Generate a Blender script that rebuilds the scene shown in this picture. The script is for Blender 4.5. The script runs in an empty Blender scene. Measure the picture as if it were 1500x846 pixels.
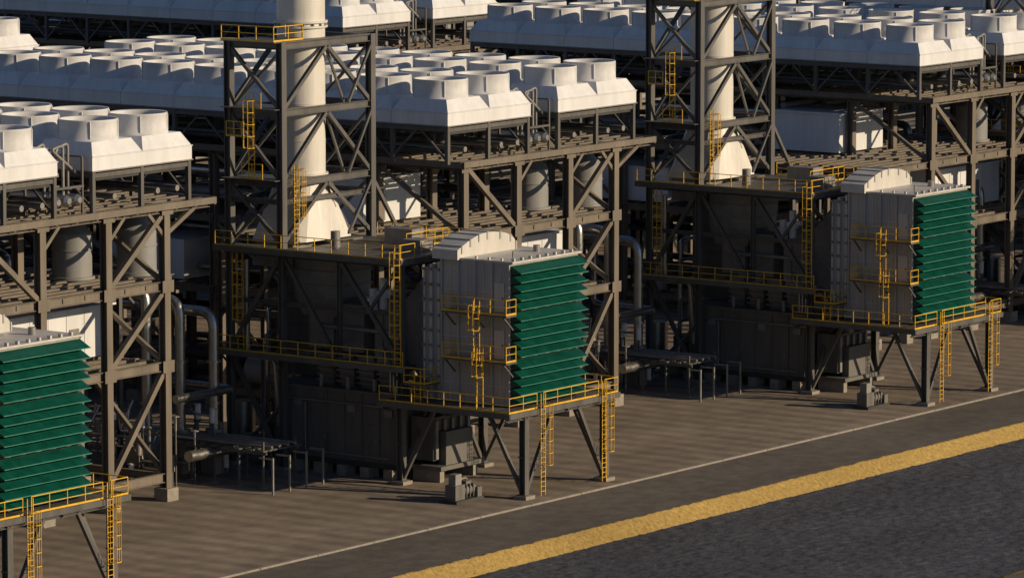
import bpy, math, random
from mathutils import Vector, noise
random.seed(7)
scene=bpy.context.scene
# ------------------------------------------------------------------ materials
def mk(name,col,rough=.6,metal=0.,var=.25,scale=1.5,bump=0.,bscale=20.,streak=False,spec=.4,col2=None,grime=0.):
    m=bpy.data.materials.new(name); m.use_nodes=True
    nt=m.node_tree; n=nt.nodes; l=nt.links
    b=n['Principled BSDF']; b.inputs['Roughness'].default_value=rough; b.inputs['Metallic'].default_value=metal
    b.inputs['Specular IOR Level'].default_value=spec
    tc=n.new('ShaderNodeTexCoord'); mp=n.new('ShaderNodeMapping'); l.new(tc.outputs['Object'],mp.inputs['Vector'])
    if streak: mp.inputs['Scale'].default_value=(1,1,.18)
    no=n.new('ShaderNodeTexNoise'); no.inputs['Scale'].default_value=scale; no.inputs['Detail'].default_value=6; no.inputs['Roughness'].default_value=.65
    l.new(mp.outputs['Vector'],no.inputs['Vector'])
    cr=n.new('ShaderNodeValToRGB'); cr.color_ramp.elements[0].position=.3; cr.color_ramp.elements[1].position=.7
    c0=[c*(1-var) for c in col] if col2 is None else col2
    c1=[min(1,c*(1+var*.6)) for c in col]
    cr.color_ramp.elements[0].color=(*c0,1); cr.color_ramp.elements[1].color=(*c1,1)
    l.new(no.outputs['Fac'],cr.inputs['Fac'])
    out=cr.outputs['Color']
    if grime>0:
        g=n.new('ShaderNodeTexNoise'); g.inputs['Scale'].default_value=2.6; g.inputs['Detail'].default_value=8; g.inputs['Roughness'].default_value=.7
        mg=n.new('ShaderNodeMapping'); mg.inputs['Scale'].default_value=(1.6,1.6,.12); mg.inputs['Location'].default_value=(3,7,1)
        l.new(tc.outputs['Object'],mg.inputs['Vector']); l.new(mg.outputs['Vector'],g.inputs['Vector'])
        r=n.new('ShaderNodeMapRange'); r.inputs['From Min'].default_value=.5; r.inputs['From Max'].default_value=.75; r.inputs['To Max'].default_value=grime; l.new(g.outputs['Fac'],r.inputs['Value'])
        mx=n.new('ShaderNodeMix'); mx.data_type='RGBA'; l.new(r.outputs['Result'],mx.inputs['Factor']); l.new(out,mx.inputs['A']); mx.inputs['B'].default_value=(col[0]*.42,col[1]*.38,col[2]*.32,1)
        out=mx.outputs['Result']
    l.new(out,b.inputs['Base Color'])
    rr=n.new('ShaderNodeMapRange'); rr.inputs['To Min'].default_value=max(.05,rough-.12); rr.inputs['To Max'].default_value=min(1,rough+.12)
    l.new(no.outputs['Fac'],rr.inputs['Value']); l.new(rr.outputs['Result'],b.inputs['Roughness'])
    if bump>0:
        bp=n.new('ShaderNodeBump'); bp.inputs['Strength'].default_value=bump; bp.inputs['Distance'].default_value=.05
        n2=n.new('ShaderNodeTexNoise'); n2.inputs['Scale'].default_value=bscale; n2.inputs['Detail'].default_value=5
        l.new(tc.outputs['Object'],n2.inputs['Vector']); l.new(n2.outputs['Fac'],bp.inputs['Height'])
        l.new(bp.outputs['Normal'],b.inputs['Normal'])
    return m
M={}
M['steel']=mk('grey_steel',(.112,.109,.105),.5,0,.3,.9,streak=True,grime=.4)
M['rack']=mk('taupe_steel',(.175,.150,.120),.55,0,.3,.7,streak=True,grime=.4)
M['dark']=mk('dark_steel',(.05,.048,.047),.6,0,.3,1.)
M['yellow']=mk('yellow_paint',(.74,.44,.03),.5,0,.25,2.)
M['beige']=mk('beige_panel',(.43,.415,.39),.5,0,.2,.7,streak=True,grime=.35)
M['beige2']=mk('pale_panel',(.56,.545,.51),.5,0,.18,.7,streak=True,grime=.3)
M['stack']=mk('stack_cladding',(.68,.66,.61),.42,0,.14,.6,streak=True,grime=.25)
M['green']=mk('green_louver',(.002,.072,.052),.42,0,.35,1.2)
M['green2']=mk('green_lit_edge',(.045,.21,.15),.42,0,.2,1.2)  # lighter copy of the louver green: sunlit hood edges put into the colour
M['white']=mk('white_cladding',(.70,.715,.74),.5,0,.14,.5,streak=True,grime=.22)
M['ring']=mk('fan_ring_paint',(.62,.63,.645),.55,0,.15,.8,spec=.3,grime=.2)
M['galv']=mk('galvanised_duct',(.25,.245,.235),.5,.2,.25,1.,grime=.3)
M['pipe']=mk('pipe_cladding',(.48,.47,.45),.33,.9,.2,2.,grime=.3)
M['encl']=mk('enclosure_paint',(.145,.14,.13),.55,0,.3,.8,streak=True,grime=.4)
M['vessel']=mk('vessel_paint',(.26,.265,.27),.55,0,.15,.6,grime=.3)
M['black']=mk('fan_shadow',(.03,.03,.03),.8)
M['conc']=mk('concrete_block',(.27,.245,.21),.85,0,.25,2.)
# ------------------------------------------------------------------ mesh builder
class MB:
    def __init__(s): s.v=[];s.f=[];s.m=[];s.s=[];s.mats=[]
    def mi(s,m):
        if m not in s.mats: s.mats.append(m)
        return s.mats.index(m)
    def add(s,vs,fs,m,sm=False):
        o=len(s.v); s.v+=[tuple(v) for v in vs]; k=s.mi(m)
        for f in fs: s.f.append([o+i for i in f]); s.m.append(k); s.s.append(sm)
    def box(s,x0,x1,y0,y1,z0,z1,m):
        e=lambda:random.uniform(-.0025,.0025)
        x0+=e();x1+=e();y0+=e();y1+=e();z0+=e();z1+=e()
        vs=[(x0,y0,z0),(x1,y0,z0),(x1,y1,z0),(x0,y1,z0),(x0,y0,z1),(x1,y0,z1),(x1,y1,z1),(x0,y1,z1)]
        s.add(vs,[(0,3,2,1),(4,5,6,7),(0,1,5,4),(1,2,6,5),(2,3,7,6),(3,0,4,7)],m)
    def frus(s,a,b,m):  # a,b = (x0,x1,y0,y1,z)
        x0,x1,y0,y1,z0=a; X0,X1,Y0,Y1,z1=b
        vs=[(x0,y0,z0),(x1,y0,z0),(x1,y1,z0),(x0,y1,z0),(X0,Y0,z1),(X1,Y0,z1),(X1,Y1,z1),(X0,Y1,z1)]
        s.add(vs,[(0,3,2,1),(4,5,6,7),(0,1,5,4),(1,2,6,5),(2,3,7,6),(3,0,4,7)],m)
    def fr(s,p,q):
        p=Vector(p);q=Vector(q);d=(q-p).normalized()
        if abs(d.z)>.95: side=Vector((1,0,0)); 
        else: side=d.cross(Vector((0,0,1))).normalized()
        up=side.cross(d).normalized() if abs(d.z)<=.95 else d.cross(side).normalized()
        side=up.cross(d).normalized()
        return p,q,d,side,up
    def beam(s,p,q,w,h,m,ou=0,os=0):
        p,q,d,sd,up=s.fr(p,q)
        j=random.uniform(.985,1.015); w=w*j/2;h=h*j/2
        vs=[]
        for c in (p,q):
            c=c+up*ou+sd*os
            vs+=[c-sd*w-up*h,c+sd*w-up*h,c+sd*w+up*h,c-sd*w+up*h]
        s.add(vs,[(0,1,2,3),(7,6,5,4),(0,4,5,1),(1,5,6,2),(2,6,7,3),(3,7,4,0)],m)
    def hb(s,p,q,w,h,m,t=.05):
        s.beam(p,q,w,t,m,ou=h/2-t/2); s.beam(p,q,w,t,m,ou=-h/2+t/2); s.beam(p,q,t,h-2*t-.004,m)
    def cyl(s,p,q,r,m,n=12,r2=None,caps=True):
        if r2 is None:r2=r
        p,q,d,sd,up=s.fr(p,q); vs=[]
        for c,R in ((p,r),(q,r2)):
            for i in range(n):
                a=2*math.pi*i/n; vs.append(c+sd*R*math.cos(a)+up*R*math.sin(a))
        s.add(vs,[(i,(i+1)%n,n+(i+1)%n,n+i) for i in range(n)],m,True)
        if caps:
            s.add(vs[:n],[tuple(range(n))[::-1]],m); s.add(vs[n:],[tuple(range(n))],m)
    def tube(s,pts,r,m,bend=.8,n=10):
        P=[Vector(p) for p in pts]; path=[P[0]]
        for i in range(1,len(P)-1):
            a=(P[i-1]-P[i]);b=(P[i+1]-P[i]); bb=min(bend,a.length*.49,b.length*.49)
            A=P[i]+a.normalized()*bb;B=P[i]+b.normalized()*bb
            for k in range(6):
                t=k/5; path.append(A*(1-t)**2+P[i]*2*t*(1-t)+B*t*t)
        path.append(P[-1]); vs=[]; 
        d=(path[1]-path[0]).normalized(); sd=d.orthogonal().normalized()
        for i,c in enumerate(path):
            if i==0:dd=d
            elif i==len(path)-1: dd=(path[i]-path[i-1]).normalized()
            else: dd=(path[i+1]-path[i-1]).normalized()
            sd=(sd-dd*sd.dot(dd)).normalized(); up=dd.cross(sd)
            for k in range(n):
                a=2*math.pi*k/n; vs.append(c+sd*r*math.cos(a)+up*r*math.sin(a))
        fs=[]
        for i in range(len(path)-1):
            for k in range(n): fs.append((i*n+k,i*n+(k+1)%n,(i+1)*n+(k+1)%n,(i+1)*n+k))
        s.add(vs,fs,m,True)
        s.add(vs[:n],[tuple(range(n))[::-1]],m); s.add(vs[-n:],[tuple(range(n))],m)
    def rail(s,pts,z,step=1.5,t=.052):
        for a,b in zip(pts[:-1],pts[1:]):
            a3=Vector((a[0],a[1],z));b3=Vector((b[0],b[1],z));L=(b3-a3).length;n=max(1,round(L/step))
            for i in range(n+1):
                c=a3.lerp(b3,i/n); s.beam(c,c+Vector((0,0,1.1)),t,t,M['yellow'])
            for h,w in ((1.1,t),(.58,t*.8)):
                s.beam(a3+Vector((0,0,h)),b3+Vector((0,0,h)),w,w,M['yellow'])
            s.beam(a3+Vector((0,0,.08)),b3+Vector((0,0,.08)),.03,.12,M['yellow'])
    def ladder(s,x,y,z0,z1,dx,dy,cage=True):
        sx,sy=-dy,dx; t=.055
        for k in (-.26,.26): s.beam((x+sx*k,y+sy*k,z0),(x+sx*k,y+sy*k,z1+1.0),t,t,M['yellow'])
        z=z0+.3
        while z<z1: s.beam((x-sx*.25,y-sy*.25,z),(x+sx*.25,y+sy*.25,z),.035,.035,M['yellow']); z+=.34
        if cage:
            prof=[(-.3,0),(-.42,.35),(-.2,.7),(.2,.7),(.42,.35),(.3,0)]
            z=z0+2.2; zz=[]
            while z<z1+1: zz.append(z); z+=.85
            for z in zz:
                for a,b in zip(prof[:-1],prof[1:]):
                    s.beam((x+sx*a[0]+dx*a[1],y+sy*a[0]+dy*a[1],z),(x+sx*b[0]+dx*b[1],y+sy*b[0]+dy*b[1],z),.03,.05,M['yellow'])
            if zz:
                for a in prof[1:5]: s.beam((x+sx*a[0]+dx*a[1],y+sy*a[0]+dy*a[1],zz[0]),(x+sx*a[0]+dx*a[1],y+sy*a[0]+dy*a[1],zz[-1]),.028,.028,M['yellow'])
    def mesh(s,name):
        me=bpy.data.meshes.new(name); me.from_pydata(s.v,[],s.f)
        for m in s.mats: me.materials.append(m)
        me.polygons.foreach_set('material_index',s.m); me.polygons.foreach_set('use_smooth',s.s); me.update(); return me
def place(name,parts,locs):
    for L in locs:
        e=bpy.data.objects.new(name,None); e.location=L; scene.collection.objects.link(e)
        for pn,me in parts:
            o=bpy.data.objects.new(pn,me); o.parent=e; scene.collection.objects.link(o)
S=M['steel'];Y=M['yellow'];R=M['rack']
# ------------------------------------------------------------------ intake filter house
def filter_house():
    a=MB()   # platform
    for (x,y) in ((0,0),(9.8,0),(0,10.7),(9.8,10.7)):
        a.hb((x,y,.25),(x,y,5.75),.5,.5,S,.06); a.box(x-.55,x+.55,y-.55,y+.55,.0,.25,M['conc']); a.box(x-.4,x+.4,y-.4,y+.4,.25,.31,S)
        sx=1 if x==0 else -1; sy=1 if y==0 else -1
        a.beam((x,y+sy*.2,.5),(x,y+sy*3.0,5.7),.26,.26,S); a.beam((x+sx*.2,y,.5),(x+sx*3.3,y,5.7),.26,.26,S)
        a.box(x-.3,x+.3,y-.3,y+.3,2.9,2.98,S)
    for y in (0,5.3,10.7): a.hb((-2.2,y,5.83),(11,y,5.83),.35,.45,S)
    for x in (0,4.9,9.8): a.hb((x,-.3,5.80),(x,11,5.80),.35,.42,S)
    a.box(-2.3,11.1,-.4,11.1,6.06,6.2,S)
    a.box(-2.34,-2.26,-.44,11.1,5.85,6.24,S); a.box(-2.26,11.14,-.46,-.4,5.85,6.24,S); a.box(11.1,11.16,-.4,11.1,5.85,6.24,S)
    ps=MB()
    ps.rail([(-2.2,11),(-2.2,-.3),(1.1,-.3)],6.22); ps.rail([(1.9,-.3),(8.6,-.3)],6.22); ps.rail([(9.4,-.3),(11,-.3),(11,11)],6.22)
    ps.ladder(1.5,-.55,0.1,6.3,0,-1); ps.ladder(9.0,-.55,0.1,6.3,0,-1)
    b=MB()  # body
    x0,x1,y0,y1,z0,z1=.6,8.75,1.6,7.6,6.25,16.3
    b.box(x0,x1,y0,y1,z0,z1,M['beige'])
    b.box(x0-.1,x1+.1,y0-.25,y1+.1,z1+.005,z1+.14,M['beige2'])
    for i in range(5):
        y=y0+.08+i*(y1-y0-.16)/4; b.box(x0-.16,x0-.003,y-.07,y+.07,z0+.05,z1-.05,M['beige'])
    for i in range(4):
        y=y0+.83+i*1.46; b.box(x0-.04,x0-.003,y-.03,y+.03,z0+.05,z1-.3,M['beige2'])
    for z in (9.45,12.75): b.box(x0-.13,x0-.003,y0,y1,z-.35,z-.2,M['beige'])
    for z in (7.6,10.9,14.2): b.box(x0-.05,x0-.003,y0,y1,z-.03,z+.03,M['beige2'])
    for z in (9.5,12.8): b.box(x0-.07,x0-.003,2.1,2.95,z+.05,z+2.1,M['beige2']); b.box(x0-.09,x0-.07,2.2,2.3,z+.9,z+1.1,M['dark'])
    for i in range(8):
        b.box(x0+.3+i*1.0,x0+.45+i*1.0,y0-.1,y0+.15,z1+.14,z1+.34,M['beige2'])
    for i in range(3): b.box(x0+.1,x0+.25,y0+.8+i*1.1,y0+.95+i*1.1,z1+.14,z1+.32,M['beige2'])
    b.tube([(2,2.4,z1+.1),(2,2.4,z1+.7),(2.6,2.4,z1+.7)],.06,M['galv'],.1,8); b.cyl((6.8,3.8,z1+.1),(6.8,3.8,z1+.6),.25,M['galv'])
    for k,(yy,w) in enumerate(((7.65,.18),(8.35,.22),(9.0,.16))):
        b.box(x0-.15+k*.05,x1+.1,yy,yy+w,z0,z1-.25-.25*k,M['beige2'])
        for z in range(9): b.box(x0-.22,x0-.1,yy-.02,yy+w+.03,z0+.5+z*1.08,z0+.68+z*1.08,M['galv'])
    b.box(x0+.1,x1-.1,7.61,9.1,z0+.1,z1-.8,M['beige'])
    p0=[(.9,z0+.6),(8.5,z0+.6),(8.5,15.2),(.9,15.2)]; p1=[(1.9,8.6),(7.2,8.6),(7.2,13),(1.9,13)]
    b.add([(x,9.1,z) for x,z in p0]+[(x,11.6,z) for x,z in p1],[(0,1,5,4),(1,2,6,5),(2,3,7,6),(3,0,4,7),(4,5,6,7)],M['galv'])
    b.box(1.9,7.2,11.6,14.5,8.6,13,M['galv'])
    for yy in (11.7,12.7,13.7): b.box(1.78,7.32,yy,yy+.1,8.5,13.1,M['galv'])
    # curved ribbed bypass hood sweeping over the roof
    n=14
    def hz(t): return 16.44+1.5*math.sin(math.pi*t)**.7 if t>.5 else 16.44+.55+ .95*math.sin(math.pi*t)
    vs=[];xa,xb,ya,yb=.2,7.3,5.9,8.1
    for i in range(n+1):
        t=i/n; x=xa+(xb-xa)*(t if t<.5 else .5+.5*math.sin((t-.5)*math.pi)); h=16.44 if i==n else hz(t); vs+=[(x,ya,h),(x,yb,h)]
    b.add(vs,[(2*i,2*i+1,2*i+3,2*i+2) for i in range(n)],M['beige2'],True)
    for o_ in (0,1):
        side=[vs[2*i+o_] for i in range(n+1)]+[(xb,(ya,yb)[o_],16.3),(xa,(ya,yb)[o_],16.3)]
        b.add(side,[tuple(range(len(side)))],M['beige2'])
    b.add([(xa,ya,16.3),(xa,yb,16.3),(xa,yb,hz(0)),(xa,ya,hz(0))],[(0,1,2,3)],M['beige2'])
    for i in range(1,n,2):
        x,_,z=vs[2*i]; b.box(x-.06,x+.06,ya-.06,yb+.06,z-.5,z+.06,M['beige'])
    g=MB() # louvres
    for grp in range(3):
        zt=16.15-grp*3.32
        for i in range(5):
            z=zt-i*.63
            g.add([(x0,y0-.02,z),(x1,y0-.02,z),(x1,.72,z-.46),(x0,.72,z-.46),(x0,y0-.02,z-.04),(x1,y0-.02,z-.04),(x1,.72,z-.5),(x0,.72,z-.5)],
                  [(0,3,2,1),(4,5,6,7),(0,1,5,4),(1,2,6,5),(3,0,4,7)],M['green'])
            g.box(x0-.01,x1+.01,.67,.72,z-.515,z-.46,M['green2'])
            for xx in (x0,(x0+x1)/2,x1-.03):
                g.add([(xx,y0-.02,z-.05),(xx,.74,z-.5),(xx,y0-.02,z-.5)],[(0,1,2)],M['green'])
        for k in range(6): g.box(x0+.4+k*1.4,x0+.8+k*1.4,.85,1.5,zt-3.1,zt-3.0,M['beige2'])
    g.box(x0+.05,x1-.05,y0-.06,y0-.004,z0+.02,16.1,M['dark'])
    c=MB()
    for z in (9.5,12.8):
        c.box(-.75,.48,1.0,6.6,z-.12,z,S); c.rail([(.45,1.05),(-.7,1.05),(-.7,6.55),(.45,6.55)],z)
        for y in (1.3,3.8,6.3): c.beam((.45,y,z-1.1),(-.65,y,z-.15),.1,.1,S)
    c.ladder(-.85,3.2,6.25,9.5,-1,0); c.ladder(-.85,3.5,9.5,12.8,-1,0)
    return [('platform_frame',a.mesh('fh_platform')),('handrails_and_ladders',ps.mesh('fh_rails')),('filter_body',b.mesh('fh_body')),('weather_louvers',g.mesh('fh_louvers')),('side_balconies',c.mesh('fh_balcony'))]
# ------------------------------------------------------------------ turbine enclosure and frame
def turbine():
    a=MB(); E=M['encl']
    a.box(1,7,11.6,23,1.1,6.0,E); a.box(.8,7.2,11.4,23.2,6.0,6.2,E); a.box(.9,7.1,11.5,23.1,.75,1.1,M['dark'])
    for i in range(8):
        y=11.8+i*1.57; a.box(.9,.997,y,y+.12,1.15,5.95,E)
    for i in range(6):
        y=12+i*2.1; a.box(.6,1.8,y,y+.8,0,.75,M['conc']); a.box(6.2,7.4,y,y+.8,0,.75,M['conc'])
    for y in (13.5,18.2): 
        a.box(.93,.998,y,y+1.1,1.5,3.8,M['encl']); a.box(.88,.93,y+.1,y+.2,2.5,2.8,M['galv'])
    for y,z in ((15.5,4.6),(20.4,4.7),(12.2,4.5)): a.box(.85,.998,y,y+.7,z,z+.5,M['galv'])
    a.tube([(.8,11.5,5.2),(.8,23,5.2)],.07,M['galv'],.1,8); a.tube([(.8,12.5,1.5),(.8,20,1.5),(.8,20,5)],.06,M['galv'],.2,8)
    a.box(2.0,6.4,9.4,11.35,1.5,4.6,E); a.box(2.6,5.8,8.7,9.35,1.2,3.6,E); a.box(1.6,6.8,8.4,11.3,.9,1.2,E)
    for k in range(5): a.box(2.1+k*.95,2.4+k*.95,9.2,9.39,1.6,4.4,M['galv'])
    a.cyl((4.2,9.9,4.6),(4.2,9.9,5.2),.6,M['galv'],14)
    for k in (2,6): a.box(k,k+.5,8.8,11.2,0,.9,M['conc'])
    d=MB(); G=M['galv']
    d.frus((1.6,4.6,17.8,20.8,11.2),(1.2,5.0,17.2,21.2,12.6),G); d.box(1.2,5,17.2,21.2,12.605,15.6,G)
    d.box(1.8,4.2,15.4,17.6,8.8,12.2,G); d.box(1.6,4.4,18,20.2,8.9,11.19,G)
    for z in (13.4,14.4): d.box(1.1,5.1,17.1,21.3,z,z+.1,G)
    for z in (9.6,10.6,11.5): d.box(1.7,4.3,15.3,17.7,z,z+.09,G)
    for y in (13.6,15.4,17.2,19): 
        d.frus((2.2,3.8,y-.6,y+.6,6.2),(1.9,4.1,y-.75,y+.75,8.6),G)
        for z in (6.5,6.9,7.3,7.7,8.1): d.box(1.9,4.1,y-.78,y+.78,z,z+.12,G)
    d.box(4.6,8.5,20.6,24.6,6.25,16.2,E)
    for z in (8,10,12,14): d.box(4.48,8.62,20.48,24.72,z,z+.14,E)
    d.box(2,7.5,22,25.4,14.4,16.3,G)
    d.cyl((1.2,13.2,12.2),(1.2,13.2,14.4),.28,M['white']);d.cyl((1.2,13.2,13.0),(1.2,13.2,13.5),.5,M['white']);d.cyl((1.2,12.4,13.4),(1.2,13.2,13.4),.2,M['white'])
    d.cyl((1.4,14.2,12),(1.4,14.2,13.6),.35,M['white']); d.cyl((1.4,14.2,12.8),(1.4,14.2,13.0),.5,M['white'])
    for k in range(5): d.tube([(.7,11+k*.3,6.4),(.7,11+k*.3,8),(2,12+k*.5,8+k*.4),(3,15,9.5)],.09,M['pipe'],.3,8)
    d.tube([(.9,12,6.4),(.9,12,10.6),(.9,19,10.6),(2.,19,10.6)],.16,G,.4); d.tube([(.9,22.5,3),(.4,22.5,8),(.4,25,8),(.4,25,15)],.2,M['pipe'],.4)
    for k in range(6): d.tube([(1+k*.5,24+k*.3,1),(1+k*.5,24+k*.3,3+k*1.6),(6,24+k*.3,3+k*1.6)],.15,random.choice([M['pipe'],G]),.4,8)
    d.box(.6,1.6,24.2,25.6,.4,2.2,G); d.box(2.6,4,24,25.6,.3,3.2,E); d.cyl((3,27.5,.5),(3,27.5,4.2),.9,M['pipe'],18)
    for k in range(4): d.cyl((1.2,11.6+k*2.4,6.2),(1.2,11.6+k*2.4,7.1),.18,M['galv'])
    f=MB()
    cols=[10.7,16.2,21.4,26.2]
    for y in cols:
        for x in (0,9.8):
            if y==10.7: f.hb((x,y,6.3),(x,y,15.8),.42,.42,S)
            elif y==16.2: f.hb((x,y,8.6),(x,y,15.8),.3,.3,S)
            else: f.hb((x,y,.25),(x,y,15.8),.46,.46,S); f.box(x-.5,x+.5,y-.5,y+.5,0,.25,M['conc'])
        for z in (8.2,15.65): f.hb((.15,y,z),(9.7,y,z),.3,.4,S)
    for x in (0,9.8):
        for z,h in ((8.22,.45),(15.68,.5),(12.1,.3)): f.hb((x,10.7,z),(x,26.2,z),.32,h,S)
    D=S
    f.beam((0,11,9),(0,16,15.4),.3,.3,D); f.beam((0,21.2,15.4),(0,16.5,8.6),.26,.26,D)
    f.beam((0,21.6,15.4),(0,26,8.7),.3,.3,D); f.beam((0,21.6,.6),(0,26,8),.3,.3,D); f.beam((0,26,.6),(0,21.7,4.5),.24,.24,D)
    f.beam((0,11,15.4),(0,13.5,12.2),.22,.22,D); f.beam((.2,21.4,1),(9.6,21.4,8),.25,.25,D)
    f.beam((.2,10.7,15),(3.5,10.7,12.2),.25,.25,D)
    f.box(-1.1,10.2,10.0,20.6,15.93,16.05,S); f.box(-1.1,1.2,20.6,26.9,15.93,16.05,S); f.box(8.4,10.2,20.6,26.9,15.93,16.05,S)
    f.box(-1.16,-1.08,9.95,26.9,15.7,16.12,S); f.box(-1.08,10.2,9.9,9.97,15.7,16.12,S)
    f.box(-1.4,-.02,9.5,26.9,8.42,8.52,S); f.box(-1.46,-1.38,9.5,26.9,8.2,8.58,S)
    f.box(-1.4,1.2,7.6,9.5,7.4,7.5,S)
    f.box(4,5.6,12,13.6,16.06,16.9,G); f.box(7,8.4,15,17.5,16.06,17.2,G); f.cyl((2.5,18.5,16.06),(2.5,18.5,17.3),.35,G)
    for y in cols: f.beam((-1.3,y,8.35),(-.15,y,7.3),.12,.12,S)
    r=MB()
    r.rail([(-1.0,26.8),(-1.0,10.1),(0.8,10.1)],16.06); r.rail([(1.6,10.1),(10.1,10.1),(10.1,20.5)],16.06); r.rail([(5,14),(10.1,14)],16.06)
    r.rail([(-1.3,26.8),(-1.3,9.6)],8.53); r.rail([(-1.3,9.5),(-1.3,7.7),(1.1,7.7)],7.51)
    r.ladder(-.95,10.3,8.5,16.1,-1,0); r.ladder(-1.3,8.3,6.2,7.5,-1,0,False); r.ladder(-.1,25.2,8.5,15,-1,0)
    return [('enclosure',a.mesh('tu_encl')),('ducting',d.mesh('tu_duct')),('support_frame',f.mesh('tu_frame')),('handrails',r.mesh('tu_rail'))]
def tower():
    t=MB(); X0,X1,Y0,Y1=0,10.5,21.4,26.2; L=[16.2,20.7,25.8,30.6]
    for x in (X0,X1):
        for y in (Y0,Y1): t.hb((x,y,15.9),(x,y,30.9),.55,.55,S,.06)
    for z in L[1:]+[19.4]:
        h=.5 if z!=19.4 else .35
        for y in (Y0,Y1): t.hb((X0+.2,y,z),(X1-.2,y,z),.35,h,S)
        for x in (X0,X1): t.hb((x,Y0+.2,z-.01),(x,Y1-.2,z-.01),.35,h,S)
    for za,zb in zip(L[:-1],L[1:]):
        for y in (Y0,Y1):
            m=(X0+X1)/2
            t.beam((X0+.2,y,za+.3),(m-.1,y,zb-.3),.28,.28,S); t.beam((X1-.2,y,za+.3),(m+.1,y,zb-.3),.28,.28,S)
            if y==Y0:
                t.beam((X1-.3,y,zb-.4),(m+2.2,y,za+.3),.18,.18,S,os=.3); t.beam((m+.3,y,zb-.4),(m+2.4,y,za+.3),.16,.16,S,os=.3)
        t.beam((X0,Y0+.2,za+.3),(X0,Y1-.2,zb-.3),.26,.26,S); t.beam((X0,Y1-.2,za+.3),(X0,Y0+.2,zb-.3),.2,.2,S,os=.28)
        t.beam((X1,Y0+.2,za+.3),(X1,Y1-.2,zb-.3),.26,.26,S); t.beam((X1,Y1-.2,za+.3),(X1,Y0+.2,zb-.3),.2,.2,S,os=.28)
    t.beam((X1,Y0,20.5),(X1+3.4,Y0,16),.26,.26,S); t.beam((X1,Y1,20.5),(X1+3.4,Y1,16),.26,.26,S)
    for x in (X1+3.4,):
        for y in (Y0,Y1): t.hb((x,y,.2),(x,y,16.2),.4,.4,S)
        t.hb((X1,Y0,15.7),(x,Y0,15.7),.3,.4,S); t.hb((X1,Y1,15.7),(x,Y1,15.7),.3,.4,S)
    for z in L[1:]:
        t.box(X0-.9,X0+2.6,Y0-.1,Y1+.1,z+.255,z+.31,S)
        for y in (Y0+1.2,Y0+2.4,Y0+3.6): t.hb((X0+.2,y,z-.05),(3.2,y,z-.05),.15,.25,S)
    t.box(X0+2.6,X1+.1,Y0-.1,Y0+.6,30.86,30.91,S)
    r=MB()
    r.rail([(2.5,21.4),(-.85,21.4),(-.85,26.2)],30.92); r.rail([(2.5,21.45),(2.5,23)],30.92)
    r.rail([(-.85,22.5),(-.85,24.4)],21.02,.9); r.rail([(-.85,22.6),(-.85,24)],26.12,.9)
    r.ladder(-.95,23.4,21.1,26.1,-1,0); r.ladder(1.2,21.0,16.1,21.0,0,-1)
    r.rail([(-.85,24.4),(-.85,25.8)],24.0,.7)
    return [('tower_frame',t.mesh('tw_frame')),('tower_ladders',r.mesh('tw_rail'))]
def stack():
    s=MB(); c=(5.1,23.6); K=M['stack']
    n=32; vs=[]
    for i in range(n):
        a=2*math.pi*(i+.5)/n; ca,sa=math.cos(a),math.sin(a); k=3.2/max(abs(ca),abs(sa)); vs.append((c[0]+ca*k,c[1]+sa*min(k,4)*.8,16.3))
    for i in range(n):
        a=2*math.pi*(i+.5)/n; vs.append((c[0]+1.75*math.cos(a),c[1]+1.75*math.sin(a),20.9))
    s.add(vs,[(i,(i+1)%n,n+(i+1)%n,n+i) for i in range(n)],K,False)
    s.cyl((*c,20.9),(*c,44),1.75,K,40)
    for z in (20.9,31.6,31.95,37,42): s.cyl((*c,z),(*c,z+.14),1.95,K,40)
    for z in (23.4,26.1,28.9): s.cyl((*c,z),(*c,z+.05),1.775,K,40)
    for i in range(16):
        a=2*math.pi*i/16; s.box(c[0]+1.85*math.cos(a)-.05,c[0]+1.85*math.cos(a)+.05,c[1]+1.85*math.sin(a)-.05,c[1]+1.85*math.sin(a)+.05,31.7,31.95,M['galv'])
    return [('stack_shell',s.mesh('stack_shell'))]
OFF=[(-54,0,0),(0,0,0),(54,0,0),(108,0,0)]
place('air_intake_filter_house',filter_house(),OFF)
place('gas_turbine_module',turbine(),OFF)
place('stack_support_tower',tower(),OFF)
place('exhaust_stack',stack(),OFF)
# ------------------------------------------------------------------ pump skid & low tray stand
def skid():
    s=MB(); E=M['encl']
    s.box(-1.6,1.6,-.7,.7,.0,.22,M['dark']); s.box(-1.4,-.3,-.45,.45,.22,1.25,E); s.cyl((-.2,0,.75),(1.1,0,.75),.42,E,14); s.cyl((1.1,0,.75),(1.4,0,.75),.25,M['galv'],12)
    s.box(-1.2,-.5,-.3,.3,1.25,2.0,M['galv']); s.box(.1,.7,-.25,.25,1.1,1.4,E); s.tube([(.9,.3,.6),(.9,.3,1.5),(.2,.3,1.5),(.2,.5,.4)],.08,M['galv'],.2,8)
    s.box(1.0,1.5,-.6,-.2,.22,.9,E)
    for x in (-.1,.3,.7): s.box(x,x+.06,-.46,.46,.3,1.2,E)
    return [('skid_assembly',s.mesh('skid'))]
place('pump_skid',skid(),[(-3.2-54,3,0),(-3.2,3,0),(50.8,3,0),(104.8,3,0)])
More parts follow.
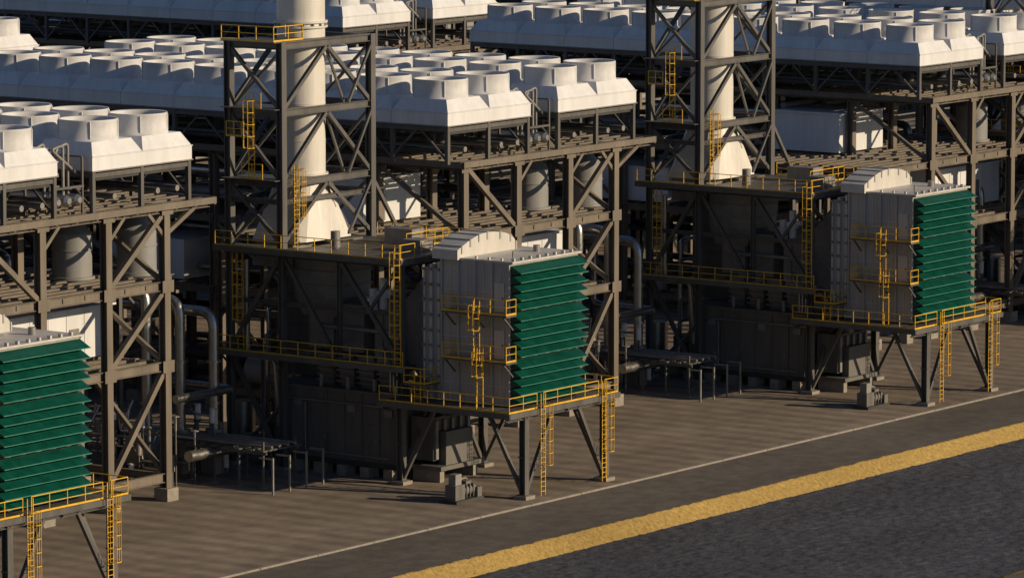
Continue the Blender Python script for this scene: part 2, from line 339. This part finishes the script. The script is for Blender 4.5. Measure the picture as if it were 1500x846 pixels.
def tray():
    s=MB()
    for x in (-7.2,-3.6):
        for k in range(5): s.beam((x,17.5+k*2.2,0),(x,17.5+k*2.2,2.5+.8*(k==0)),.14,.14,S); s.box(x-.2,x+.2,17.3+k*2.2,17.7+k*2.2,0,.05,M['conc'])
        s.beam((x,17.2,2.5),(x,26.6,2.5),.18,.22,S)
    for k in range(9): s.beam((-7.6,17.4+k*1.1,2.68),(-3.2,17.4+k*1.1,2.68),.5,.1,S)
    for k in range(4): s.cyl((-6.8+k*.9,17,2.9),(-6.8+k*.9,26.8,2.9),.12,M['galv'],8)
    for k in range(4): s.beam((-9+k*1.9,15.2,0),(-9+k*1.9,15.2,2.6),.12,.12,M['galv']); s.beam((-9+k*1.9,15.2,2.5),(-9+k*1.9,16.4,2.5),.1,.1,M['galv'])
    return [('tray_and_posts',s.mesh('tray'))]
place('low_pipe_stand',tray(),OFF)
# ------------------------------------------------------------------ interconnecting pipes
def pipes():
    s=MB(); P=M['pipe']
    for k in range(3):
        x=-6.8+k*1.5; zt=13.4-k*.9; ye=28.5-k*1.9
        s.tube([(x,62,zt),(x,ye,zt),(x,ye,3.2)],.38,P,1.2,14)
        for y in (30,38,46,54): s.cyl((x,y,zt),(x,y+.2,zt),.5,P,14)
        for z in (5,8): s.cyl((x,ye,z),(x,ye,z+.16),.52,P,14)
        s.box(x-.7,x+.7,ye-.7,ye+.7,0,1.2,M['conc']); s.cyl((x,ye,1.2),(x,ye,3.2),.65,M['galv'],14)
    s.tube([(-9,24,6),(-2.5,24,6),(-2.5,30,6),(-2.5,30,12)],.3,P,.7)
    s.tube([(-10,22,2.2),(-2,22,2.2),(-2,33,2.2)],.4,P,.8)
    s.cyl((-9,28,1.8),(-3,28,1.8),1.0,M['galv'],20)
    random.seed(3)
    for k in range(44):
        x=random.uniform(-11,-2.5);y=random.uniform(22,32);z=random.uniform(.6,5)
        s.cyl((x,y,z-.5),(x,y,z+.6),random.uniform(.08,.22),random.choice([P,M['galv'],M['white']]),10)
        s.cyl((x,y,z+.5),(x,y,z+.56),.3,random.choice([P,M['galv']]),12)
        s.beam((x,y,0),(x,y,z-.4),.1,.1,S)
        if k%2: s.tube([(x,y,z),(x,y+random.uniform(1,3),z),(x+random.uniform(-2,2),y+3,z),(x,y+3,z+2)],.09,P,.3,8)
    for y in (30,38,46,54,62):
        for x in (-8,-2.6): s.hb((x,y,0),(x,y,14),.35,.35,S)
        for z in (8.6,11,13.9): s.hb((-8,y,z),(-2.6,y,z),.25,.3,S)
    for x in (-8,-2.6):
        for z in (8.6,14): s.hb((x,30,z),(x,62,z),.25,.3,S)
    s.beam((-8,30.1,.4),(-2.6,30.1,8.4),.2,.2,S); s.beam((-2.6,30.1,9),(-8,30.1,13.6),.2,.2,S)
    return [('pipe_runs',s.mesh('pipes'))]
place('process_pipework',pipes(),OFF)
# ------------------------------------------------------------------ pipe rack structure (local origin: front left corner)
def rack():
    W=25.0; D=48.0; cx=[0.4,7.2,14.0,20.2]; rows=[0.4+8*i for i in range(6)]+[47.6]
    f=MB(); lv=[1.6,9.4,15.0,20.4]
    for x in cx:
        for y in rows:
            f.hb((x,y,.9),(x,y,20.2),.6,.6,R,.07); f.box(x-.6,x+.6,y-.6,y+.6,0,.9,M['conc'])
        for z in lv: f.hb((x,rows[0],z),(x,rows[-1],z-.0),.35,.55,R)
    for y in rows:
        for z in lv:
            f.hb((0,y,z+.02),((W if z>20 else 20.4),y,z+.02),.35,.65,R)
        f.beam((20.3,y,18.6),(23.4,y,20.2),.3,.3,R)
        f.beam((14,y,18.4),(15.9,y,20.2),.26,.26,R); f.beam((7.2,y,18.4),(9.1,y,20.2),.26,.26,R); f.beam((20.2,y,18.4),(18.4,y,20.2),.26,.26,R)
    for y in (rows[0],rows[-1],rows[3]):
        for za,zb in zip(lv[:-1],lv[1:]):
            f.beam((14.1,y,za+.3),(20.0,y,zb-.3),.38,.38,R)
            if za>9: f.beam((7,y,za+.3),(1.0,y,zb-.3),.36,.36,R)
    for x in cx:      # gusset plates on the front frame
        for z in lv[1:]: f.box(x-.6,x+.6,rows[0]-.345,rows[0]-.32,z-.42,z+.42,R)
    for x in (cx[0],cx[-1]):
        for i in (0,2,4):
            for za,zb in zip(lv[:-1],lv[1:]): f.beam((x,rows[i]+.2,za+.3),(x,rows[i+1]-.2,zb-.3),.3,.3,R)
    for x in (-8.6,-3.5):
        for y in (rows[0],rows[1],rows[2]):
            f.hb((x,y,.9),(x,y,14.8),.4,.4,R); f.box(x-.5,x+.5,y-.5,y+.5,0,.9,M['conc'])
    for y in rows[:3]:
        for z in (9.4,15.0): f.hb((-8.8,y,z),(.1,y,z),.3,.55,R)
    for x in (-8.6,-3.5):
        for z in (9.4,15.0): f.hb((x,rows[0],z+.01),(x,rows[2],z+.01),.3,.5,R)
    j=MB()
    y=1.0
    while y<D-.5: j.beam((-.2,y,20.62),(W+.1,y,20.62),.3,.22,R); y+=1.1
    for x in [i*2.1 for i in range(13)]: j.beam((x,-.1,20.42),(x,D,20.42),.2,.28,R)
    j.beam((-.3,-.15,20.6),(W+.2,-.15,20.6),.16,.45,R); j.beam((-.3,0,20.59),(-.3,D,20.59),.16,.45,R); j.beam((W+.2,0,20.59),(W+.2,D,20.59),.16,.45,R)
    y=1.2
    while y<D-.5: j.beam(((.3 if y>17 else -8.7),y,15.3),(20.3,y,15.3),.38,.22,R); y+=1.15
    for x in (-7,-5.2,-1.7,2.5,4.8,9.5,11.8,16,18.2): j.beam((x,.3,15.06),(x,(D if x>0 else 16.3),15.06),.22,.3,R)
    y=1.6
    while y<D-.5: j.beam((.3,y,9.65),(20.3,y,9.65),.3,.22,R); y+=1.4
    for k in range(11): 
        j.box(.6+k*.1,20,9+k*3.4,10.6+k*3.4,9.8,9.86,M['dark'])
    for y in (2.6,6.4): j.hb((20.2,y,15.1),(23.6,y,15.1),.25,.4,R)
    j.box(20.5,23.7,2.4,6.6,15.31,15.38,R)
    p=MB(); random.seed(11)
    for z,n in ((10.3,9),(15.9,7),(18.0,6),(12.6,6),(3.0,6),(6.0,6)):
        for k in range(n):
            r=random.choice([.15,.25,.35,.45]); x=random.uniform(1,19.5); ya=random.uniform(10,22) if z<15 or z>17 else random.uniform(14,24); yb=random.uniform(28,47)
            m=random.choice([M['pipe'],M['galv'],M['dark'],M['vessel']])
            zz=z+r+random.uniform(0,.4)
            p.tube([(x,ya,zz-2.5),(x,ya,zz),(x,yb,zz),(x+random.uniform(-3,3),yb,zz)],r,m,.8)
            p.tube([(random.uniform(0,8),ya+1,zz+.7),(random.uniform(12,19),ya+1,zz+.7)],r*.6,m,.8)
    for x,y,zb in ((17.3,6.3,15.4),(22.1,4.5,15.38),(10.8,14,15.4),(10,24,3),(17,30,3)):
        p.cyl((x,y,zb),(x,y,18.6),1.4,M['vessel'],24); p.cyl((x,y,18.6),(x,y,19.5),1.4,M['vessel'],24,.6)
        p.cyl((x,y,zb),(x,y,zb+.2),1.6,M['vessel'],24); p.cyl((x,y,17.4),(x,y,17.5),1.46,M['vessel'],24)
        p.tube([(x,y,19.4),(x,y,20),(x+.8,y,20),(x+.8,y+2,20)],.2,M['galv'],.3,8)
    for k in range(14):
        x=random.uniform(1,19);y=random.uniform(3,40); p.cyl((x,y,1.8),(x,y,random.uniform(4,8)),random.uniform(.3,1.0),random.choice([M['galv'],M['vessel'],M['pipe']]),16)
    for k in range(5): p.cyl((2+k*3.6,14,3.2),(2+k*3.6,22,3.2),1.1,M['vessel'],18)
    b=MB()
    b.box(-.8,6.4,8.9,15.5,15.6,18.9,M['white']); b.box(-1,6.6,8.7,15.7,18.9,19.05,M['white'])
    b.box(1,1.9,8.86,8.9,15.7,17.7,M['galv'])
    b.box(8.2,20.0,5.0,8.2,9.95,13.4,M['white']); b.box(8.0,20.2,4.8,8.4,13.4,13.55,M['white'])
    for k in range(6): b.box(9.4+k*1.9,9.46+k*1.9,4.96,5.0,9.97,13.38,M['white'])
    b.box(15.4,16.4,4.94,5.0,9.97,12.1,M['galv']); b.box(10,11.2,4.5,4.99,11.2,12.2,M['galv'])
    b.box(1,8,28,36,9.9,13,M['white'])
    return [('steel_frame',f.mesh('rk_frame')),('deck_joists',j.mesh('rk_joists')),('pipes_and_vessels',p.mesh('rk_pipes')),('switch_rooms',b.mesh('rk_rooms'))]
def fanbank(ny):
    a=MB(); W=M['white']; G=M['ring']; cs=5.3; Lx=2*cs; Ly=ny*cs
    for k in range(ny):
        a.box(0,Lx,k*cs+.02,(k+1)*cs-.02,23.6,24.5,W)
    a.box(-.06,Lx+.06,-.06,Ly+.06,23.52,23.6,M['galv']); a.box(-.04,Lx+.04,-.04,Ly+.04,24.51,24.57,W)
    for i in range(2):
        for k in range(ny):
            cx=(i+.5)*cs; cy=(k+.5)*cs
            h0=cs/2-.04; h1=2.08
            a.frus((cx-h0,cx+h0,cy-h0,cy+h0,24.58),(cx-h1,cx+h1,cy-h1,cy+h1,25.5),W)
            dz=random.uniform(-.02,.02)
            prof=[(2.1,25.48),(2.1,25.58),(2.03,25.64),(2.01,26.75),(2.06,26.86),(2.04,26.91),(1.94,26.86),(1.92,26.7),(1.92,25.8)]
            N=32; vv=[]
            for r_,z_ in prof:
                for q in range(N):
                    t=2*math.pi*q/N; vv.append((cx+r_*math.cos(t),cy+r_*math.sin(t),z_+dz))
            a.add(vv,[(u*N+q,u*N+(q+1)%N,(u+1)*N+(q+1)%N,(u+1)*N+q) for u in range(len(prof)-1) for q in range(N)],G,True)
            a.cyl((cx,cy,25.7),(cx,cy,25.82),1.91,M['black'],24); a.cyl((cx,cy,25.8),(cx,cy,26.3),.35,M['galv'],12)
            a0=random.uniform(0,1)
            for q in range(5):
                t=a0+2*math.pi*q/5; a.beam((cx+.3*math.cos(t),cy+.3*math.sin(t),26.2),(cx+1.8*math.cos(t),cy+1.8*math.sin(t),26.2),.45,.05,M['galv'])
            for q in range(4):
                t=math.pi/4+q*math.pi/2; a.beam((cx+2.05*math.cos(t),cy+2.05*math.sin(t),25.6),(cx+2.05*math.cos(t),cy+2.05*math.sin(t),26.8),.07,.07,G)
    s=MB()
    for x in (.2,cs,Lx-.2):
        for k in range(ny+1):
            y=min(max(k*cs,.2),Ly-.2); s.beam((x,y,20.7),(x,y,23.55),.3,.3,M['steel'])
            if k<ny and x!=cs:
                s.beam((x,y,20.9),(x,y+cs/2,23.4),.14,.14,S); s.beam((x,y+cs,20.9),(x,y+cs/2,23.4),.14,.14,S)
        s.beam((x,.1,23.3),(x,Ly-.1,23.3),.25,.35,S)
    for k in range(ny+1):
        y=min(max(k*cs,.2),Ly-.2); s.beam((.1,y,23.25),(Lx-.1,y,23.25),.22,.3,S)
    for k in range(ny*2):
        s.box(.6,Lx-.6,k*cs/2+.2,k*cs/2+1.9,22.9,23.2,M['dark'])
    for x in (.9,Lx-.9,3,7.6): s.cyl((x,.6,21.6),(x,Ly-.6,21.6),.22,random.choice([M['galv'],M['dark']]),10)
    for k in range(ny): s.cyl((2.6,k*cs+2.6,22.0),(2.6,k*cs+2.6,22.9),.4,M['dark'],12);s.cyl((7.9,k*cs+2.6,22.0),(7.9,k*cs+2.6,22.9),.4,M['dark'],12)
    return [('fan_plenums',a.mesh('fb_%d'%ny)),('support_legs',s.mesh('fbs_%d'%ny))]
def headers():
    s=MB(); P=M['pipe']; random.seed(5)
    for x in (11.1,12.2,13.3):
        s.cyl((x,.8,21.7),(x,46,21.7),.4,P,14)
        s.cyl((x,.55,21.7),(x,.8,21.7),.4,P,14,.4); s.cyl((x,.35,21.7),(x,.55,21.7),.22,P,14,.4)
    for k in range(9):
        for x in (11.0,11.7,12.6,13.4):
            y=1.5+k*5.1+random.uniform(-.3,.3)
            s.tube([(x,y,21.8),(x,y,25.3+random.uniform(-.3,.6)),(x+random.choice([-1.2,1.2]),y,25.2),(x+random.choice([-1.4,1.4]),y,23.4)],.11,M['galv'],.35,8)
    for k in range(18):
        y=.6+k*2.6; s.beam((10.8,y,22.6),(13.9,y,22.6),.16,.16,S); 
        for x in (10.9,13.8): s.beam((x,y,20.7),(x,y,24.6),.14,.14,S)
    for z in (22.9,24.6): 
        for x in (10.9,13.8): s.beam((x,.6,z),(x,45,z),.1,.1,S)
    return [('header_pipes',s.mesh('headers'))]
RK=[(-35.2,19.5,0),(19.5,19.5,0),(87.3,19.6,0),(152,19.8,0),(215,19.8,0)]
FAR=[(-40,88,0),(27,88,0),(94,87,0),(156,88,0),(219,88,0),(27,158,0),(92,158,0),(152,158,0),(215,158,0),(282,88,0)]
place('pipe_rack_module',rack(),RK+FAR)
fb=fanbank(9)
place('air_cooler_bank',fb,[(x-1.5+d,y+.4,0) for x,y,_ in RK+FAR for d in (0,14.2)])
place('cooler_header_piping',headers(),[(x-1.5,y+.4,0) for x,y,_ in RK+FAR])
def long_rack():
    s=MB(); random.seed(21); XA,XB=-80,420
    for x in range(XA,XB,9):
        for y in (71,77,83): s.hb((x,y,0),(x,y,18),.4,.4,R)
        for z in (8,12,15,18): s.hb((x,71,z),(x,83,z),.3,.4,R)
        for a,b in ((71,77),(77,83)): s.beam((x,a,12.3),(x,b,17.7),.2,.2,R)
    for y in (71,77,83):
        for z in (8,12,15,18): s.hb((XA,y,z),(XB,y,z),.3,.4,R)
    for z in (8.4,12.4,15.4,18.4):
        for k in range(14):
            r=random.choice([.12,.2,.3,.4]); y=71.4+k*.82; s.cyl((XA,y,z+r),(XB,y,z+r),r,random.choice([M['pipe'],M['galv'],M['dark'],M['vessel']]),10)
    return [('rack_and_pipes',s.mesh('long_rack'))]
place('main_pipe_rack',long_rack(),[(0,0,0),(0,70,0)])
# ------------------------------------------------------------------ ground
def groundmat(name,col,col2,scale,bump,bscale,rough=.9,shade_bands=None,spec=.25,stain=.72):
    m=mk(name,col,rough,0,.3,scale,bump,bscale,col2=col2,spec=spec)
    nt=m.node_tree;n=nt.nodes;l=nt.links;b=n['Principled BSDF']
    src=b.inputs['Base Color'].links[0].from_socket; tc=[x for x in n if x.type=='TEX_COORD'][0]
    nn=n.new('ShaderNodeTexNoise'); nn.inputs['Scale'].default_value=.06; nn.inputs['Detail'].default_value=7; nn.inputs['Roughness'].default_value=.6
    mp=n.new('ShaderNodeMapping'); mp.inputs['Scale'].default_value=(.6,1.6,1); l.new(tc.outputs['Object'],mp.inputs['Vector']); l.new(mp.outputs['Vector'],nn.inputs['Vector'])
    mr=n.new('ShaderNodeMapRange'); mr.inputs['From Min'].default_value=.3; mr.inputs['From Max'].default_value=.7; mr.inputs['To Min'].default_value=stain; mr.inputs['To Max'].default_value=1.18
    l.new(nn.outputs['Fac'],mr.inputs['Value'])
    mx=n.new('ShaderNodeVectorMath'); mx.operation='SCALE'; l.new(src,mx.inputs[0]); l.new(mr.outputs['Result'],mx.inputs['Scale'])
    out=mx.outputs[0]
    if shade_bands:
        w=n.new('ShaderNodeTexWave'); w.bands_direction='X'; w.inputs['Scale'].default_value=shade_bands; w.inputs['Distortion'].default_value=.8; w.inputs['Detail'].default_value=1; w.inputs['Detail Scale'].default_value=.3  # soft light/dark bands painted into the colour in place of striped ground shadows
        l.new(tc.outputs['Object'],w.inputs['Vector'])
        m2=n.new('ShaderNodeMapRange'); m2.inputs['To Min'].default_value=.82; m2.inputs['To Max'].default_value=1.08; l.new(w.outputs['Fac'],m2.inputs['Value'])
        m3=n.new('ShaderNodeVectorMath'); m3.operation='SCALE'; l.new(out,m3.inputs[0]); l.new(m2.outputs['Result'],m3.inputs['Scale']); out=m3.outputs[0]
    l.new(out,b.inputs['Base Color']); return m
def solo(name,mb):
    o=bpy.data.objects.new(name,mb.mesh(name)); scene.collection.objects.link(o); return o
gslab=groundmat('paving_concrete',(.27,.222,.172),(.19,.158,.125),.5,.3,6,shade_bands=.13)
groad=groundmat('road_asphalt',(.15,.133,.112),(.105,.095,.083),.7,.4,9)
gfield=groundmat('gravel_field_mat',(.10,.106,.122),(.042,.045,.056),1.6,1.,4)
gbank=groundmat('dry_grass_bank',(.42,.295,.095),(.24,.16,.05),3.5,.8,10)
gfar=groundmat('plant_ground',(.06,.053,.045),(.035,.03,.027),.3,.3,2)
g=MB(); g.add([(-3000,95,-.02),(4000,95,-.02),(4000,5000,-.02),(-3000,5000,-.02)],[(0,1,2,3)],gfar)
g.add([(-3000,-3000,-1.3),(4000,-3000,-1.3),(4000,95,-1.3),(-3000,95,-1.3)],[(0,1,2,3)],gfar); solo('ground',g)
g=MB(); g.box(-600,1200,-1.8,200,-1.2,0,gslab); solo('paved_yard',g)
g=MB(); g.box(-600,1200,-10.6,-2.12,-1.2,-.03,groad); 
solo('access_road',g)
g=MB()
x=-200
while x<420: g.box(x,x+5.94,-2.12,-1.8,-1.1,.1+random.uniform(-.008,.008),M['conc']); x+=6
solo('road_kerb',g)
def strip(name,ya,yb,mat,nx,ny,amp,prof,xa=-160,xb=360,fr=(.45,.9)):
    vs=[];fs=[]
    for i in range(nx+1):
        for k in range(ny+1):
            t=k/ny; x=xa+(xb-xa)*i/nx; y=ya+(yb-ya)*t; z=prof(t)
            q=noise.fractal(Vector((x*fr[0],y*fr[1],0)),1.,2.,4)
            w=noise.noise(Vector((x*.12,0,3)))
            vs.append((x,y+q*amp*.8+w*amp*1.2,z+q*amp))
    for i in range(nx):
        for k in range(ny): o=i*(ny+1)+k; fs.append((o,o+1,o+ny+2,o+ny+1) if yb<ya else (o,o+ny+1,o+ny+2,o+1))
    b=MB(); b.add(vs,fs,mat,True); solo(name,b)
strip('dry_grass_embankment',-10.5,-11.8,gbank,3200,14,.045,lambda t:-.05+.13*min(t*5,1)-.98*max(0,(t-.2)/.8),fr=(1.8,2.2))
strip('gravel_field',-11.5,-40,gfield,2000,120,.07,lambda t:-.9,fr=(1.2,2.0))
strip('dry_grass_embankment',-42.5,-39.6,gbank,1200,10,.1,lambda t:.1-1.2*t)
g=MB(); g.box(-600,1200,-70,-42.4,-1.25,.02,groad); solo('perimeter_road',g)
# ------------------------------------------------------------------ light, sky, camera
Sd=Vector((.36,-1,0)).normalized(); el=math.radians(18); Sd=Vector((Sd.x*math.cos(el),Sd.y*math.cos(el),math.sin(el)))
L=bpy.data.lights.new('sun','SUN'); L.energy=4.4; L.color=(1,.79,.53); L.angle=math.radians(.5)
lo=bpy.data.objects.new('sun',L); lo.rotation_euler=Sd.to_track_quat('Z','Y').to_euler(); scene.collection.objects.link(lo)
w=bpy.data.worlds.new('World'); scene.world=w; w.use_nodes=True; nt=w.node_tree
sk=nt.nodes.new('ShaderNodeTexSky'); sk.sky_type='NISHITA'; sk.sun_disc=False; sk.sun_elevation=el; sk.sun_rotation=math.atan2(Sd.x,Sd.y); sk.ozone_density=3; sk.dust_density=.6
tint=nt.nodes.new('ShaderNodeVectorMath'); tint.operation='MULTIPLY'; tint.inputs[1].default_value=(.84,.95,1.12)
nt.links.new(sk.outputs['Color'],tint.inputs[0])
nt.links.new(tint.outputs[0],nt.nodes['Background'].inputs['Color']); nt.nodes['Background'].inputs['Strength'].default_value=.05
cam=bpy.data.cameras.new('Camera'); co=bpy.data.objects.new('Camera',cam); scene.collection.objects.link(co); scene.camera=co
ya=math.radians(35.8); p=math.radians(7.206)
fwd=Vector((math.cos(ya)*math.cos(p),math.sin(ya)*math.cos(p),-math.sin(p)))
co.location=(-278.7,-199.96,58.1); co.rotation_euler=fwd.to_track_quat('-Z','Y').to_euler()
cam.lens=7300/1500*36; cam.sensor_width=36; cam.clip_start=1; cam.clip_end=8000
scene.view_settings.view_transform='Standard'; scene.view_settings.look='None'; scene.view_settings.exposure=0
